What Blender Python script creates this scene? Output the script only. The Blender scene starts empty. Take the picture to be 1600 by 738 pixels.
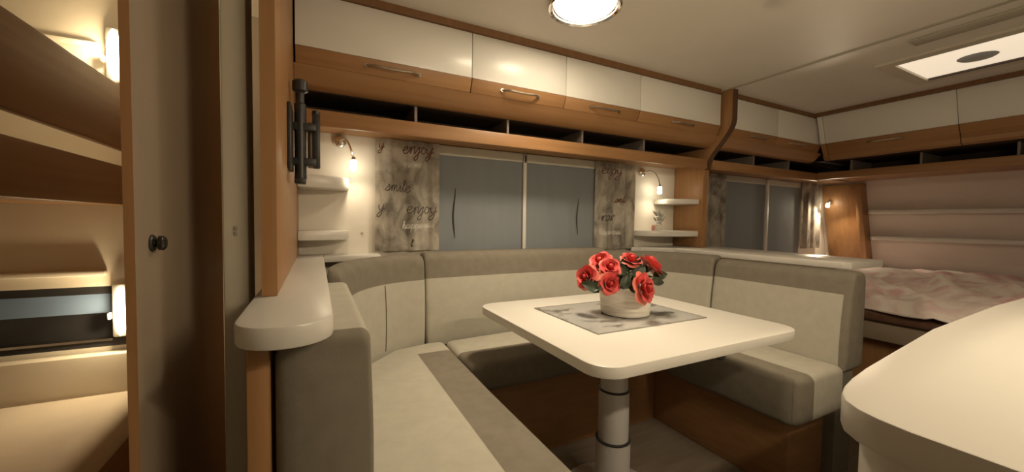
import bpy, bmesh, math, random
from mathutils import Vector, Matrix
random.seed(7)
PI = math.pi
scene = bpy.context.scene
C = scene.collection

# ------------------------------------------------------------------ camera
H = 1.08
yaw, pitch, roll = math.radians(26.94), math.radians(-2.19), math.radians(0.75)
fwd = Vector((math.sin(yaw)*math.cos(pitch), math.cos(yaw)*math.cos(pitch), math.sin(pitch)))
right0 = Vector((math.cos(yaw), -math.sin(yaw), 0)); up0 = right0.cross(fwd)
right = math.cos(roll)*right0 + math.sin(roll)*up0
up = -math.sin(roll)*right0 + math.cos(roll)*up0
cam_d = bpy.data.cameras.new('camera'); cam = bpy.data.objects.new('camera', cam_d); C.objects.link(cam)
cam.matrix_world = Matrix(((right.x, up.x, -fwd.x, 0), (right.y, up.y, -fwd.y, 0), (right.z, up.z, -fwd.z, H), (0, 0, 0, 1)))
cam_d.sensor_fit = 'HORIZONTAL'; cam_d.sensor_width = 36.0; cam_d.lens = 36.0*600.0/1600.0
cam_d.clip_start = 0.02
scene.camera = cam

# ------------------------------------------------------------------ world, exposure
w = bpy.data.worlds.new('world'); scene.world = w; w.use_nodes = True
w.node_tree.nodes['Background'].inputs[0].default_value = (0.02, 0.02, 0.025, 1)
w.node_tree.nodes['Background'].inputs[1].default_value = 0.3
scene.view_settings.view_transform = 'Standard'; scene.view_settings.look = 'None'
scene.view_settings.gamma = 1.0; scene.view_settings.use_curve_mapping = False
scene.view_settings.exposure = 0.0

WARM = (1.0, 0.81, 0.56)
LAMP_E = 38.0        # ceiling lamp emission
LAMP_W = 6.5        # ceiling lamp downlight watts
KITCHEN_W = 13.0      # kitchen lamp watts
SPOT_W = 1.7        # reading lamp watts
BUNK_W = 3.0

# lamp over the kitchen worktop, on the kitchen wall behind the camera (it lights the worktop and the table's near edge)
al = bpy.data.lights.new('kitchen_lamp_offscreen', 'AREA'); al.shape = 'RECTANGLE'; al.size = 0.95; al.size_y = 0.04; al.energy = KITCHEN_W; al.color = WARM
ao = bpy.data.objects.new('kitchen_lamp_offscreen', al); C.objects.link(ao); ao.location = (1.1, -0.33, 1.60); ao.rotation_euler = (math.radians(35), 0, 0)

# ------------------------------------------------------------------ materials
MATS = {}
def principled(name, col, rough=0.5, spec=0.5, metal=0.0, coat=0.0):
    m = bpy.data.materials.new(name); m.use_nodes = True
    b = m.node_tree.nodes['Principled BSDF']
    b.inputs['Base Color'].default_value = (*col, 1); b.inputs['Roughness'].default_value = rough
    b.inputs['Specular IOR Level'].default_value = spec; b.inputs['Metallic'].default_value = metal
    b.inputs['Coat Weight'].default_value = coat
    MATS[name] = m
    return m, m.node_tree, b
def noise_col(name, c1, c2, scale=(8, 8, 8), detail=4, rough=0.6, spec=0.4, bump=0.0, bscale=200.0, lo=0.3, hi=0.7, coat=0.0, metal=0.0, distortion=0.0):
    m, nt, b = principled(name, c1, rough, spec, metal, coat)
    tc = nt.nodes.new('ShaderNodeTexCoord'); mp = nt.nodes.new('ShaderNodeMapping')
    geo = nt.nodes.new('ShaderNodeNewGeometry')
    mp.inputs['Scale'].default_value = scale
    nt.links.new(geo.outputs['Position'], mp.inputs['Vector'])
    n = nt.nodes.new('ShaderNodeTexNoise'); n.inputs['Detail'].default_value = detail; n.inputs['Scale'].default_value = 1.0
    n.inputs['Distortion'].default_value = distortion
    nt.links.new(mp.outputs['Vector'], n.inputs['Vector'])
    r = nt.nodes.new('ShaderNodeValToRGB')
    r.color_ramp.elements[0].position = lo; r.color_ramp.elements[0].color = (*c1, 1)
    r.color_ramp.elements[1].position = hi; r.color_ramp.elements[1].color = (*c2, 1)
    nt.links.new(n.outputs['Fac'], r.inputs['Fac']); nt.links.new(r.outputs['Color'], b.inputs['Base Color'])
    if bump:
        n2 = nt.nodes.new('ShaderNodeTexNoise'); n2.inputs['Scale'].default_value = bscale; n2.inputs['Detail'].default_value = 2
        nt.links.new(geo.outputs['Position'], n2.inputs['Vector'])
        bp = nt.nodes.new('ShaderNodeBump'); bp.inputs['Strength'].default_value = bump; bp.inputs['Distance'].default_value = 0.002
        nt.links.new(n2.outputs['Fac'], bp.inputs['Height']); nt.links.new(bp.outputs['Normal'], b.inputs['Normal'])
    return m
def emit(name, col, s):
    m = bpy.data.materials.new(name); m.use_nodes = True; nt = m.node_tree
    b = nt.nodes['Principled BSDF']; b.inputs['Base Color'].default_value = (0.9, 0.9, 0.9, 1)
    b.inputs['Emission Color'].default_value = (*col, 1); b.inputs['Emission Strength'].default_value = s
    MATS[name] = m; return m

noise_col('wood_x', (0.30, 0.155, 0.062), (0.37, 0.20, 0.088), (1.5, 40, 40), rough=0.42, spec=0.4)
noise_col('wood_y', (0.30, 0.155, 0.062), (0.37, 0.20, 0.088), (40, 1.5, 40), rough=0.42, spec=0.4)
noise_col('wood_z', (0.30, 0.155, 0.062), (0.37, 0.20, 0.088), (40, 40, 1.5), rough=0.42, spec=0.4)
noise_col('wood_edge', (0.19, 0.095, 0.038), (0.23, 0.118, 0.05), (40, 40, 1.5), rough=0.5)
noise_col('wood_dark', (0.075, 0.038, 0.019), (0.11, 0.055, 0.027), (30, 30, 2), rough=0.5)
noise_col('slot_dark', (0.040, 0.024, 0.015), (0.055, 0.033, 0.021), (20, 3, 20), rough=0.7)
noise_col('bunk_wall', (0.74, 0.68, 0.58), (0.78, 0.72, 0.62), (3, 3, 9), rough=0.6)
noise_col('cab_white', (0.76, 0.75, 0.70), (0.79, 0.78, 0.73), (3, 3, 3), rough=0.28, spec=0.5)
noise_col('ceiling_paint', (0.70, 0.67, 0.61), (0.73, 0.70, 0.64), (5, 5, 5), rough=0.42, spec=0.4)
noise_col('wall_cream', (0.74, 0.70, 0.62), (0.78, 0.74, 0.66), (6, 6, 6), rough=0.6)
noise_col('wall_pink', (0.74, 0.65, 0.60), (0.78, 0.69, 0.64), (4, 4, 4), rough=0.6)
noise_col('laminate', (0.66, 0.64, 0.59), (0.68, 0.66, 0.61), (4, 4, 4), rough=0.3, spec=0.5)
noise_col('fabric_light', (0.42, 0.40, 0.34), (0.46, 0.44, 0.37), (25, 25, 25), rough=0.85, spec=0.2, bump=0.25, bscale=500)
noise_col('fabric_band', (0.19, 0.17, 0.135), (0.22, 0.197, 0.157), (25, 25, 25), rough=0.9, spec=0.15, bump=0.25, bscale=500)
noise_col('seam_dark', (0.09, 0.07, 0.05), (0.11, 0.085, 0.06), rough=0.9)
noise_col('door_brown', (0.27, 0.215, 0.155), (0.31, 0.245, 0.18), (9, 9, 1.2), rough=0.5)
noise_col('frame_cream', (0.53, 0.49, 0.40), (0.57, 0.53, 0.43), (20, 20, 2), rough=0.5)
noise_col('latch_grey', (0.30, 0.28, 0.25), (0.34, 0.32, 0.28), rough=0.4)
noise_col('black_metal', (0.018, 0.017, 0.016), (0.03, 0.028, 0.026), (40, 40, 40), rough=0.4, spec=0.5)
noise_col('knob_metal', (0.06, 0.055, 0.05), (0.09, 0.085, 0.08), rough=0.25, metal=0.8)
noise_col('chrome', (0.78, 0.77, 0.75), (0.85, 0.84, 0.82), rough=0.12, metal=1.0)
noise_col('handle_metal', (0.42, 0.36, 0.28), (0.5, 0.43, 0.34), (60, 60, 60), rough=0.3, metal=0.9)
noise_col('divider_grey', (0.20, 0.17, 0.14), (0.24, 0.2, 0.17), rough=0.5)
noise_col('ring_grey', (0.62, 0.60, 0.55), (0.7, 0.68, 0.63), rough=0.3, metal=0.6)
noise_col('leg_grey', (0.66, 0.65, 0.63), (0.70, 0.69, 0.67), (10, 10, 2), rough=0.35, metal=0.3)
noise_col('blind_grey', (0.40, 0.44, 0.465), (0.43, 0.47, 0.495), (14, 14, 2), rough=0.8)
noise_col('blind_warm', (0.50, 0.48, 0.42), (0.54, 0.52, 0.45), (14, 14, 2), rough=0.8)
noise_col('blind_rail', (0.62, 0.60, 0.55), (0.68, 0.65, 0.6), (30, 30, 6), rough=0.5)
noise_col('dark_brown', (0.06, 0.045, 0.04), (0.09, 0.07, 0.06), rough=0.8)
noise_col('print_dark', (0.05, 0.04, 0.035), (0.12, 0.10, 0.085), (60, 60, 60), rough=0.9)
noise_col('print_red', (0.17, 0.055, 0.035), (0.10, 0.05, 0.035), (20, 20, 20), rough=0.9)
noise_col('print_white', (0.66, 0.64, 0.58), (0.55, 0.53, 0.47), (60, 60, 60), rough=0.9)
noise_col('floor_vinyl', (0.18, 0.145, 0.11), (0.25, 0.205, 0.16), (3, 26, 3), rough=0.45)
noise_col('seat_base', (0.28, 0.145, 0.06), (0.34, 0.18, 0.08), (8, 8, 40), rough=0.5)
noise_col('pot_white', (0.60, 0.57, 0.50), (0.78, 0.75, 0.68), (14, 14, 130), rough=0.55, lo=0.35, hi=0.6, bump=0.4, bscale=150)
noise_col('soil', (0.03, 0.022, 0.015), (0.06, 0.045, 0.03), (90, 90, 90), rough=0.9)
noise_col('rose_petal', (0.58, 0.062, 0.062), (0.70, 0.12, 0.115), (45, 45, 45), rough=0.6, lo=0.35, hi=0.65)
noise_col('rose_heart', (0.42, 0.025, 0.022), (0.55, 0.05, 0.04), (60, 60, 60), rough=0.6)
noise_col('rose_tip', (0.72, 0.24, 0.17), (0.72, 0.17, 0.14), (60, 60, 60), rough=0.6)
noise_col('leaf_green', (0.022, 0.034, 0.018), (0.045, 0.06, 0.032), (50, 50, 50), rough=0.45)
noise_col('plant_silver', (0.30, 0.31, 0.26), (0.66, 0.66, 0.62), (140, 140, 140), rough=0.6)
noise_col('bedding', (0.84, 0.76, 0.70), (0.66, 0.42, 0.42), (7, 7, 7), detail=5, rough=0.85, lo=0.44, hi=0.66, distortion=0.8)
noise_col('mattress_brown', (0.12, 0.06, 0.035), (0.17, 0.09, 0.055), (30, 30, 30), rough=0.9)
noise_col('sheet_cream', (0.72, 0.64, 0.53), (0.77, 0.69, 0.58), (10, 10, 10), rough=0.85)
noise_col('bed_base_tan', (0.30, 0.24, 0.17), (0.34, 0.27, 0.195), (6, 6, 30), rough=0.6)
noise_col('plastic_black', (0.02, 0.02, 0.022), (0.035, 0.035, 0.037), rough=0.35)
noise_col('glass_blue', (0.17, 0.25, 0.40), (0.21, 0.30, 0.46), (4, 4, 10), rough=0.15)
noise_col('hatch_frame', (0.60, 0.55, 0.47), (0.64, 0.59, 0.5), rough=0.45)
noise_col('dome_grey', (0.46, 0.52, 0.58), (0.52, 0.57, 0.62), rough=0.3)
noise_col('vent_grey', (0.40, 0.38, 0.31), (0.44, 0.41, 0.34), rough=0.6)
noise_col('pink_wax', (0.70, 0.35, 0.30), (0.74, 0.40, 0.34), rough=0.5)
noise_col('mat_print', (0.42, 0.42, 0.41), (0.10, 0.098, 0.095), (9, 15, 9), detail=3, rough=0.06, spec=0.6, lo=0.52, hi=0.62, coat=0.6)
noise_col('mat_edge', (0.12, 0.11, 0.10), (0.16, 0.15, 0.13), rough=0.3)
emit('lamp_glow', (1.0, 0.83, 0.6), LAMP_E)
emit('bulb_glow', (1.0, 0.86, 0.62), 28.0)
emit('bunk_glow', (1.0, 0.84, 0.56), 14.0)
emit('amber_glow', (1.0, 0.45, 0.05), 2.5)
emit('hatch_glow', (1.0, 0.83, 0.62), 0.75)

# curtain fabric: smoky blotches
def curtain_mat():
    m, nt, b = principled('curtain_fabric', (0.5, 0.48, 0.42), 0.85, 0.2)
    geo = nt.nodes.new('ShaderNodeNewGeometry')
    mp = nt.nodes.new('ShaderNodeMapping'); mp.inputs['Scale'].default_value = (9, 4, 6)
    nt.links.new(geo.outputs['Position'], mp.inputs['Vector'])
    n = nt.nodes.new('ShaderNodeTexNoise'); n.inputs['Scale'].default_value = 1.0; n.inputs['Detail'].default_value = 7
    n.inputs['Roughness'].default_value = 0.65; n.inputs['Distortion'].default_value = 0.6
    nt.links.new(mp.outputs['Vector'], n.inputs['Vector'])
    r = nt.nodes.new('ShaderNodeValToRGB'); e = r.color_ramp.elements
    e[0].position = 0.36; e[0].color = (0.26, 0.235, 0.20, 1)
    e[1].position = 0.62; e[1].color = (0.74, 0.695, 0.61, 1)
    x = r.color_ramp.elements.new(0.48); x.color = (0.52, 0.48, 0.415, 1)
    nt.links.new(n.outputs['Fac'], r.inputs['Fac']); nt.links.new(r.outputs['Color'], b.inputs['Base Color'])
curtain_mat()

# ------------------------------------------------------------------ mesh helpers (all coordinates are world metres)
def NB(): return bmesh.new()
def add_prism(bm, pts, lo, hi, axis='z'):
    def mk(p, t):
        if axis == 'z': return (p[0], p[1], t)
        if axis == 'x': return (t, p[0], p[1])       # pts are (y, z)
        return (p[0], t, p[1])                       # axis y: pts are (x, z)
    a = [bm.verts.new(mk(p, lo)) for p in pts]; b = [bm.verts.new(mk(p, hi)) for p in pts]
    n = len(pts)
    bm.faces.new(a[::-1]); bm.faces.new(b)
    for i in range(n): bm.faces.new((a[i], a[(i+1) % n], b[(i+1) % n], b[i]))
    return bm
def add_box(bm, x0, x1, y0, y1, z0, z1):
    return add_prism(bm, [(x0, y0), (x1, y0), (x1, y1), (x0, y1)], z0, z1)
def box(x0, x1, y0, y1, z0, z1): return add_box(NB(), x0, x1, y0, y1, z0, z1)
def add_tube(bm, pts, r, seg=8, cap=True):
    pts = [Vector(p) for p in pts]; rs = r if isinstance(r, (list, tuple)) else [r]*len(pts)
    rings = []
    t0 = (pts[1]-pts[0]).normalized(); ref = Vector((0, 0, 1)) if abs(t0.z) < 0.9 else Vector((1, 0, 0))
    u = t0.cross(ref).normalized()
    for i, p in enumerate(pts):
        t = (pts[min(i+1, len(pts)-1)] - pts[max(i-1, 0)]).normalized()
        u = (u - t*u.dot(t)).normalized(); v = t.cross(u)
        rings.append([bm.verts.new(p + rs[i]*(math.cos(2*PI*k/seg)*u + math.sin(2*PI*k/seg)*v)) for k in range(seg)])
    for a, b in zip(rings, rings[1:]):
        for k in range(seg): bm.faces.new((a[k], a[(k+1) % seg], b[(k+1) % seg], b[k]))
    if cap: bm.faces.new(rings[0][::-1]); bm.faces.new(rings[-1])
    return bm
def add_lathe(bm, c, prof, seg=24):
    rings = []
    for r, z in prof:
        rings.append([bm.verts.new((c[0]+r*math.cos(2*PI*k/seg), c[1]+r*math.sin(2*PI*k/seg), c[2]+z)) for k in range(seg)])
    for a, b in zip(rings, rings[1:]):
        for k in range(seg): bm.faces.new((a[k], a[(k+1) % seg], b[(k+1) % seg], b[k]))
    bm.faces.new(rings[0][::-1]); bm.faces.new(rings[-1])
    return bm
def rrect(x0, x1, y0, y1, r, seg=6):
    rr = r if isinstance(r, (list, tuple)) else [r]*4         # order: (x0,y0) (x1,y0) (x1,y1) (x0,y1)
    out = []
    for (cx, cy, a0), q in zip(((x0, y0, PI), (x1, y0, 1.5*PI), (x1, y1, 0), (x0, y1, 0.5*PI)), rr):
        sx = 1 if cx == x0 else -1; sy = 1 if cy == y0 else -1
        if q <= 1e-6: out.append((cx, cy)); continue
        for k in range(seg+1):
            a = a0 + 0.5*PI*k/seg
            out.append((cx+sx*q+q*math.cos(a), cy+sy*q+q*math.sin(a)))
    return out
def bev(bm, w, seg=2, ang=35):
    bmesh.ops.recalc_face_normals(bm, faces=bm.faces)
    es = [e for e in bm.edges if len(e.link_faces) == 2 and e.calc_face_angle(0) > math.radians(ang)]
    bmesh.ops.bevel(bm, geom=es, offset=w, segments=seg, affect='EDGES', profile=0.5)
    return bm
def cut(bm, co, no):            # keep the side the normal points away from
    b = bm.copy()
    bmesh.ops.bisect_plane(b, geom=list(b.verts)+list(b.edges)+list(b.faces), plane_co=co, plane_no=no, clear_outer=True)
    return b
def worldloc(o):
    l = Vector((0, 0, 0))
    while o: l += o.location; o = o.parent
    return l
def ob(name, bm, mat, parent=None, smooth=True, recalc=True):
    if recalc: bmesh.ops.recalc_face_normals(bm, faces=bm.faces)
    if parent is None:
        xs = [v.co for v in bm.verts]
        lo = Vector([min(v[i] for v in xs) for i in range(3)]); hi = Vector([max(v[i] for v in xs) for i in range(3)])
        loc = Vector(((lo.x+hi.x)/2, (lo.y+hi.y)/2, lo.z)); off = loc
    else:
        loc = Vector((0, 0, 0)); off = worldloc(parent)
    bmesh.ops.translate(bm, verts=bm.verts, vec=-off)
    me = bpy.data.meshes.new(name); bm.to_mesh(me); bm.free()
    me.materials.append(MATS[mat])
    if smooth:
        me.polygons.foreach_set('use_smooth', [True]*len(me.polygons)); me.set_sharp_from_angle(angle=math.radians(40))
    o = bpy.data.objects.new(name, me); C.objects.link(o); o.location = loc; o.parent = parent
    return o
def tag(o, label, cat, group=None):
    o['label'] = label; o['category'] = cat
    if group: o['group'] = group
    return o
def struct(name, bm, mat, parent=None, smooth=False):
    o = ob(name, bm, mat, parent, smooth)
    o['kind'] = 'structure'
    return o
def thing(name, label, cat, loc, group=None):
    o = bpy.data.objects.new(name, None); C.objects.link(o); o.location = loc; o.empty_display_size = 0.05
    return tag(o, label, cat, group)
def point(name, loc, watts, r=0.02, col=WARM, parent=None):
    l = bpy.data.lights.new(name, 'POINT'); l.energy = watts; l.color = col; l.shadow_soft_size = r
    o = bpy.data.objects.new(name, l); C.objects.link(o); o.location = Vector(loc)-(worldloc(parent) if parent else Vector((0, 0, 0))); o.parent = parent
    return o
def spot(name, loc, target, watts, angle, r=0.015, blend=0.6, col=WARM, parent=None):
    l = bpy.data.lights.new(name, 'SPOT'); l.energy = watts; l.color = col; l.shadow_soft_size = r; l.spot_size = math.radians(angle); l.spot_blend = blend
    o = bpy.data.objects.new(name, l); C.objects.link(o)
    o.rotation_euler = (Vector(target)-Vector(loc)).to_track_quat('-Z', 'Y').to_euler()
    o.location = Vector(loc)-(worldloc(parent) if parent else Vector((0, 0, 0))); o.parent = parent
    return o

YW = 2.02            # window wall
CEIL = 1.95
XL, XR = -1.5, 4.75  # ends of the caravan
YF = -0.36           # kitchen wall

# ------------------------------------------------------------------ the shell
struct('floor', box(XL, XR, YF, YW, -0.05, 0.0), 'floor_vinyl')
struct('ceiling', box(XL, XR, YF, YW, CEIL, CEIL+0.05), 'ceiling_paint')
W1 = (0.575, 1.607, 0.86, 1.475); W2 = (2.94, 4.02, 0.80, 1.475); W0 = (-1.25, -0.66, 0.575, 0.81)
bm = NB()       # window wall with three openings
xs = [XL, W0[0], W0[1], W1[0], W1[1], W2[0], W2[1], XR]
for i in range(7):
    wn = {1: W0, 3: W1, 5: W2}.get(i)
    if wn is None: add_box(bm, xs[i], xs[i+1], YW, YW+0.04, 0, CEIL)
    else:
        add_box(bm, xs[i], xs[i+1], YW, YW+0.04, 0, wn[2]); add_box(bm, xs[i], xs[i+1], YW, YW+0.04, wn[3], CEIL)
struct('wall_back', bm, 'wall_cream')
struct('wall_front', box(XL, XR, YF-0.04, YF, 0, CEIL), 'wall_cream')
struct('wall_left', box(XL-0.04, XL, YF, YW+0.04, 0, CEIL), 'bunk_wall')
# sloping nose wall: x grows from 4.41 at z 1.46 to 4.6 at z 0.8
struct('wall_right', add_prism(NB(), [(4.60, 0), (4.60, 0.80), (4.41, 1.46), (4.25, CEIL), (4.85, CEIL), (4.85, 0)], YF, YW, 'y'), 'wall_pink')
# wall panels of the bunk corner
struct('wall_bunk', box(XL+0.001, -0.62, YW-0.012, YW-0.001, 0.812, 1.94), 'bunk_wall')
# windows
def window(n, wn, glass):
    root = bpy.data.objects.new('window_%d' % n, None); C.objects.link(root); root.location = ((wn[0]+wn[1])/2, YW, wn[2]); root['kind'] = 'structure'
    x0, x1, z0, z1 = wn
    fr = NB()
    for a in ((x0, x1, z0, z0+0.03), (x0, x1, z1-0.03, z1), (x0, x0+0.03, z0+0.03, z1-0.03), (x1-0.03, x1, z0+0.03, z1-0.03)):
        add_box(fr, a[0], a[1], YW+0.002, YW+0.036, a[2], a[3])
    ob('window_frame', fr, 'plastic_black' if n == 3 else 'frame_cream', root, False)
    ob('pane', box(x0+0.028, x1-0.028, YW+0.022, YW+0.03, z0+0.028, z1-0.028), glass, root, False)
    return root
window(1, W1, 'glass_blue'); window(2, W2, 'glass_blue')
w3 = window(3, W0, 'plastic_black')
ob('pane', box(W0[0]+0.03, W0[1]-0.03, YW+0.012, YW+0.02, 0.705, 0.78), 'glass_blue', w3, False)
ob('window_rail', box(W0[0]+0.03, W0[1]-0.05, YW-0.004, YW+0.014, 0.597, 0.606), 'chrome', w3, False)
# ceiling joint strip and cornices
struct('trim_1', box(2.360, 2.384, YF, 1.60, CEIL-0.004, CEIL), 'vent_grey')
struct('trim_2', box(-0.072, 2.33, 1.632, 1.69, 1.922, CEIL), 'wood_edge')
struct('trim_3', box(2.43, 3.469, 1.640, 1.69, 1.922, CEIL), 'wood_edge')
struct('trim_4', box(3.47, 3.53, YF, 1.69, 1.926, CEIL), 'wood_edge')

# ------------------------------------------------------------------ left partition, open door, bunk
struct('wall_partition', bev(box(-0.104, -0.075, 0.95, YW, 0.915, CEIL), 0.004), 'wood_z', smooth=True)
struct('wall_partition_foot', bev(box(-0.106, -0.073, 0.75, YW, 0.0, 0.877), 0.004), 'wood_z', smooth=True)
struct('trim_5', bev(box(-0.178, -0.132, 1.00, 1.09, 0.0, CEIL), 0.005), 'frame_cream', smooth=True)
j = bpy.data.objects['trim_5']
for zc in (1.0575, 1.0455): ob('latch_plate', bev(box(-0.1585, -0.1525, 0.9975, 1.0005, zc-0.0045, zc+0.0045), 0.001), 'latch_grey', j)
struct('wall_recess', box(-0.187, -0.104, 1.86, 1.88, 0.0, CEIL), 'wood_z')

ob('edge_strip', box(-0.1035, -0.0755, 0.9485, 0.9500, 0.9155, CEIL-0.001), 'wood_z', bpy.data.objects['wall_partition'], False)
d = struct('door_1', bev(box(-0.2625, -0.25, 0.79, 1.405, 0.02, 1.93), 0.002), 'door_brown', smooth=True)
ob('door_edge', box(-0.2627, -0.2500, 0.7885, 0.7895, 0.02, 1.93), 'wood_z', d, False)
kb = NB(); cx, cy, cz = -0.25, 0.856, 1.035
def add_lathe_x(bm, c, prof, seg=20):
    rings = [[bm.verts.new((c[0]+h, c[1]+r*math.cos(2*PI*k/seg), c[2]+r*math.sin(2*PI*k/seg))) for k in range(seg)] for r, h in prof]
    for a, b in zip(rings, rings[1:]):
        for k in range(seg): bm.faces.new((a[k], a[(k+1) % seg], b[(k+1) % seg], b[k]))
    bm.faces.new(rings[0][::-1]); bm.faces.new(rings[-1]); return bm
k = ob('door_knob', add_lathe_x(kb, (cx, cy, cz), [(0.008, 0.0), (0.006, 0.006), (0.007, 0.008), (0.0125, 0.010), (0.0125, 0.016), (0.009, 0.019), (0.004, 0.020)]), 'knob_metal', d)
ob('knob_rosette', add_lathe_x(NB(), (cx, cy, cz), [(0.0145, 0.0), (0.0145, 0.002), (0.0125, 0.004), (0.009, 0.004)]), 'black_metal', k)

bunk = thing('bunk_bed', 'dark framed bunk bed with lit cream mattress beyond the open brown door', 'bunk bed', (-1.05, 1.2, 0))
ob('guard_board', bev(box(-0.625, -0.60, 0.25, YW-0.013, 1.31, 1.53), 0.006), 'wood_y', bunk)
ob('upper_base', bev(box(-1.48, -0.60, 0.25, YW-0.013, 1.12, 1.2), 0.006), 'wood_y', bunk)
ob('upper_rail', bev(box(-0.63, -0.598, 0.25, YW-0.013, 1.118, 1.254), 0.006), 'wood_y', bunk)
ob('upper_mattress', bev(box(-1.47, -0.66, 0.27, YW-0.02, 1.2, 1.262), 0.02, 3), 'sheet_cream', bunk)
ob('lower_base', bev(box(-1.48, -0.64, 0.25, YW-0.013, 0.0, 0.28), 0.006), 'wood_y', bunk)
ob('lower_mattress', bev(box(-1.47, -0.59, 0.26, YW-0.07, 0.28, 0.425), 0.045, 4), 'sheet_cream', bunk)
ob('head_shelf', bev(box(-1.48, -0.62, YW-0.065, YW-0.013, 0.28, 0.56), 0.006), 'bunk_wall', bunk)
ob('post', bev(box(-0.63, -0.6, YW-0.043, YW-0.013, 0.28, 1.12), 0.004), 'wood_y', bunk)
ob('wall_ledge', bev(box(-1.48, -0.715, YW-0.04, YW-0.013, 0.855, 0.875), 0.005), 'bunk_wall', bunk)
ob('upper_ledge', bev(box(-1.48, -0.715, YW-0.04, YW-0.013, 1.70, 1.72), 0.005), 'bunk_wall', bunk)
def bunk_lamp(z0, z1, label, wz, ref):
    t = thing('bunk_lamp', label, 'lamp', (-0.672, 2.0, z0))
    ob('lamp_base', bev(box(-0.70, -0.644, 1.985, 2.006, z0-0.01, z1+0.01), 0.006), 'frame_cream', t)
    g = NB(); n = 10
    add_tube(g, [(-0.672, 1.975, z0+(z1-z0)*i/n) for i in range(n+1)], [0.004+0.016*math.sin(PI*i/n)**0.5 for i in range(n+1)], 12)
    ob('diffuser', g, 'bunk_glow', t)
    ob('indicator', bev(box(-0.708, -0.701, 1.972, 1.99, (z0+z1)/2-0.03, (z0+z1)/2-0.005), 0.002), 'amber_glow', t)
    point('bunk_light', (-0.672, 1.945, (z0+z1)/2), BUNK_W, 0.008, (1, 0.75, 0.42), t)
bunk_lamp(1.59, 1.775, 'glowing upright reading lamp above the dark guard board of the upper bunk', 1.74, None)
bunk_lamp(0.625, 0.81, 'glowing upright reading lamp beside the small dark window of the lower bunk', 0.84, None)

# ------------------------------------------------------------------ side counter and wall ledge
t = thing('side_counter', 'narrow white counter with a rounded end below the tall wood partition', 'counter', (-0.05, 0.9, 0.878))
pts = rrect(-0.119, 0.025, 0.675, YW-0.001, [0.07, 0.07, 0, 0], 8)
ob('counter_top', bev(add_prism(NB(), pts, 0.878, 0.9145), 0.004, 2), 'laminate', t)
ob('wall_ledge', bev(box(0.0255, 0.27, 1.90, YW-0.001, 0.885, 0.9145), 0.004), 'laminate', t)

# ------------------------------------------------------------------ overhead cabinets on the window wall
def bow_handle(x0, x1, z, yf, parent):
    n = 14; pts = []
    for i in range(n+1):
        u = i/n; pts.append((x0+(x1-x0)*u, yf-0.028*min(1.0, math.sin(PI*u)*2.2), z-0.006*math.sin(PI*u)))
    h = add_tube(NB(), pts, 0.0055, 8)
    for xx in (x0, x1): add_tube(h, [(xx, yf+0.006, z), (xx, yf-0.004, z)], 0.009, 8)
    ob('handle', h, 'handle_metal', parent)
def overhead(x0, x1, hx0, hx1, label):
    t = thing('overhead_cabinet', label, 'cabinet', ((x0+x1)/2, 1.85, 1.664), 'overhead cabinets above the window wall')
    ob('body', box(x0+0.002, x1-0.002, 1.69, YW-0.003, 1.664, CEIL-0.002), 'wood_x', t, False)
    dr = ob('door', bev(add_prism(NB(), [(1.646, 1.722), (1.646, 1.92), (1.662, 1.92), (1.668, 1.722)], x0+0.0015, x1-0.0015, 'x'), 0.0015), 'cab_white', t)
    ob('door_strip', bev(add_prism(NB(), [(1.645, 1.7205), (1.668, 1.7205), (1.688, 1.664), (1.669, 1.664)], x0+0.002, x1-0.002, 'x'), 0.0015), 'wood_x', dr)
    bow_handle(hx0, hx1, 1.694, 1.656, dr)
overhead(-0.070, 0.626, 0.18, 0.39, 'widest white overhead cabinet, butting against the tall wood partition')
overhead(0.626, 1.135, 0.78, 0.98, 'white overhead cabinet next to the widest one, its front brightly lit by the ceiling lamp')
overhead(1.135, 1.646, 1.30, 1.50, 'white overhead cabinet, third one counted from the tall wood partition')
overhead(1.646, 2.352, 1.92, 2.11, 'white overhead cabinet butting against the curved wood divider on the window side of the lamp')
overhead(2.432, 3.000, 2.68, 2.88, 'white overhead cabinet just past the curved wood divider, above the small window')
overhead(3.000, 3.600, 3.17, 3.37, 'white overhead cabinet in the front corner above the bed, against the end row')

def open_shelf(x0, x1, divs, label):
    t = thing('open_shelf', label, 'shelf', ((x0+x1)/2, 1.85, 1.455))
    prof = [(1.669, 1.663), (1.69, 1.638), (1.715, 1.612), (1.742, 1.596), (1.765, 1.596), (1.765, 1.663)]
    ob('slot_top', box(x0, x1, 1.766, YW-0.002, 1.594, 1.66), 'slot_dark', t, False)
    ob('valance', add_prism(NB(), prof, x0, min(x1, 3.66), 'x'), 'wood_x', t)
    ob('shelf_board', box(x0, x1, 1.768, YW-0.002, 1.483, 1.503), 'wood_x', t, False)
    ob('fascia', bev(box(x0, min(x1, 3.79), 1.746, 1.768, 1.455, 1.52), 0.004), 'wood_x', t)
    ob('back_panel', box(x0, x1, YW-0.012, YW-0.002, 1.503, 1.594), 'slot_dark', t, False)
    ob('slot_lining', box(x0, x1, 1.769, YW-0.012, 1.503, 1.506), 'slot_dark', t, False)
    for x in divs: ob('divider', box(x-0.006, x+0.006, 1.770, YW-0.012, 1.506, 1.594), 'divider_grey', t, False)
open_shelf(-0.074, 2.372, (0.403, 0.868, 1.336, 1.808), 'long wooden open shelf with dark slots below the white cabinets')
open_shelf(2.432, 4.37, (2.93, 3.395), 'short wooden open shelf with dark slots above the small window')

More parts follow.
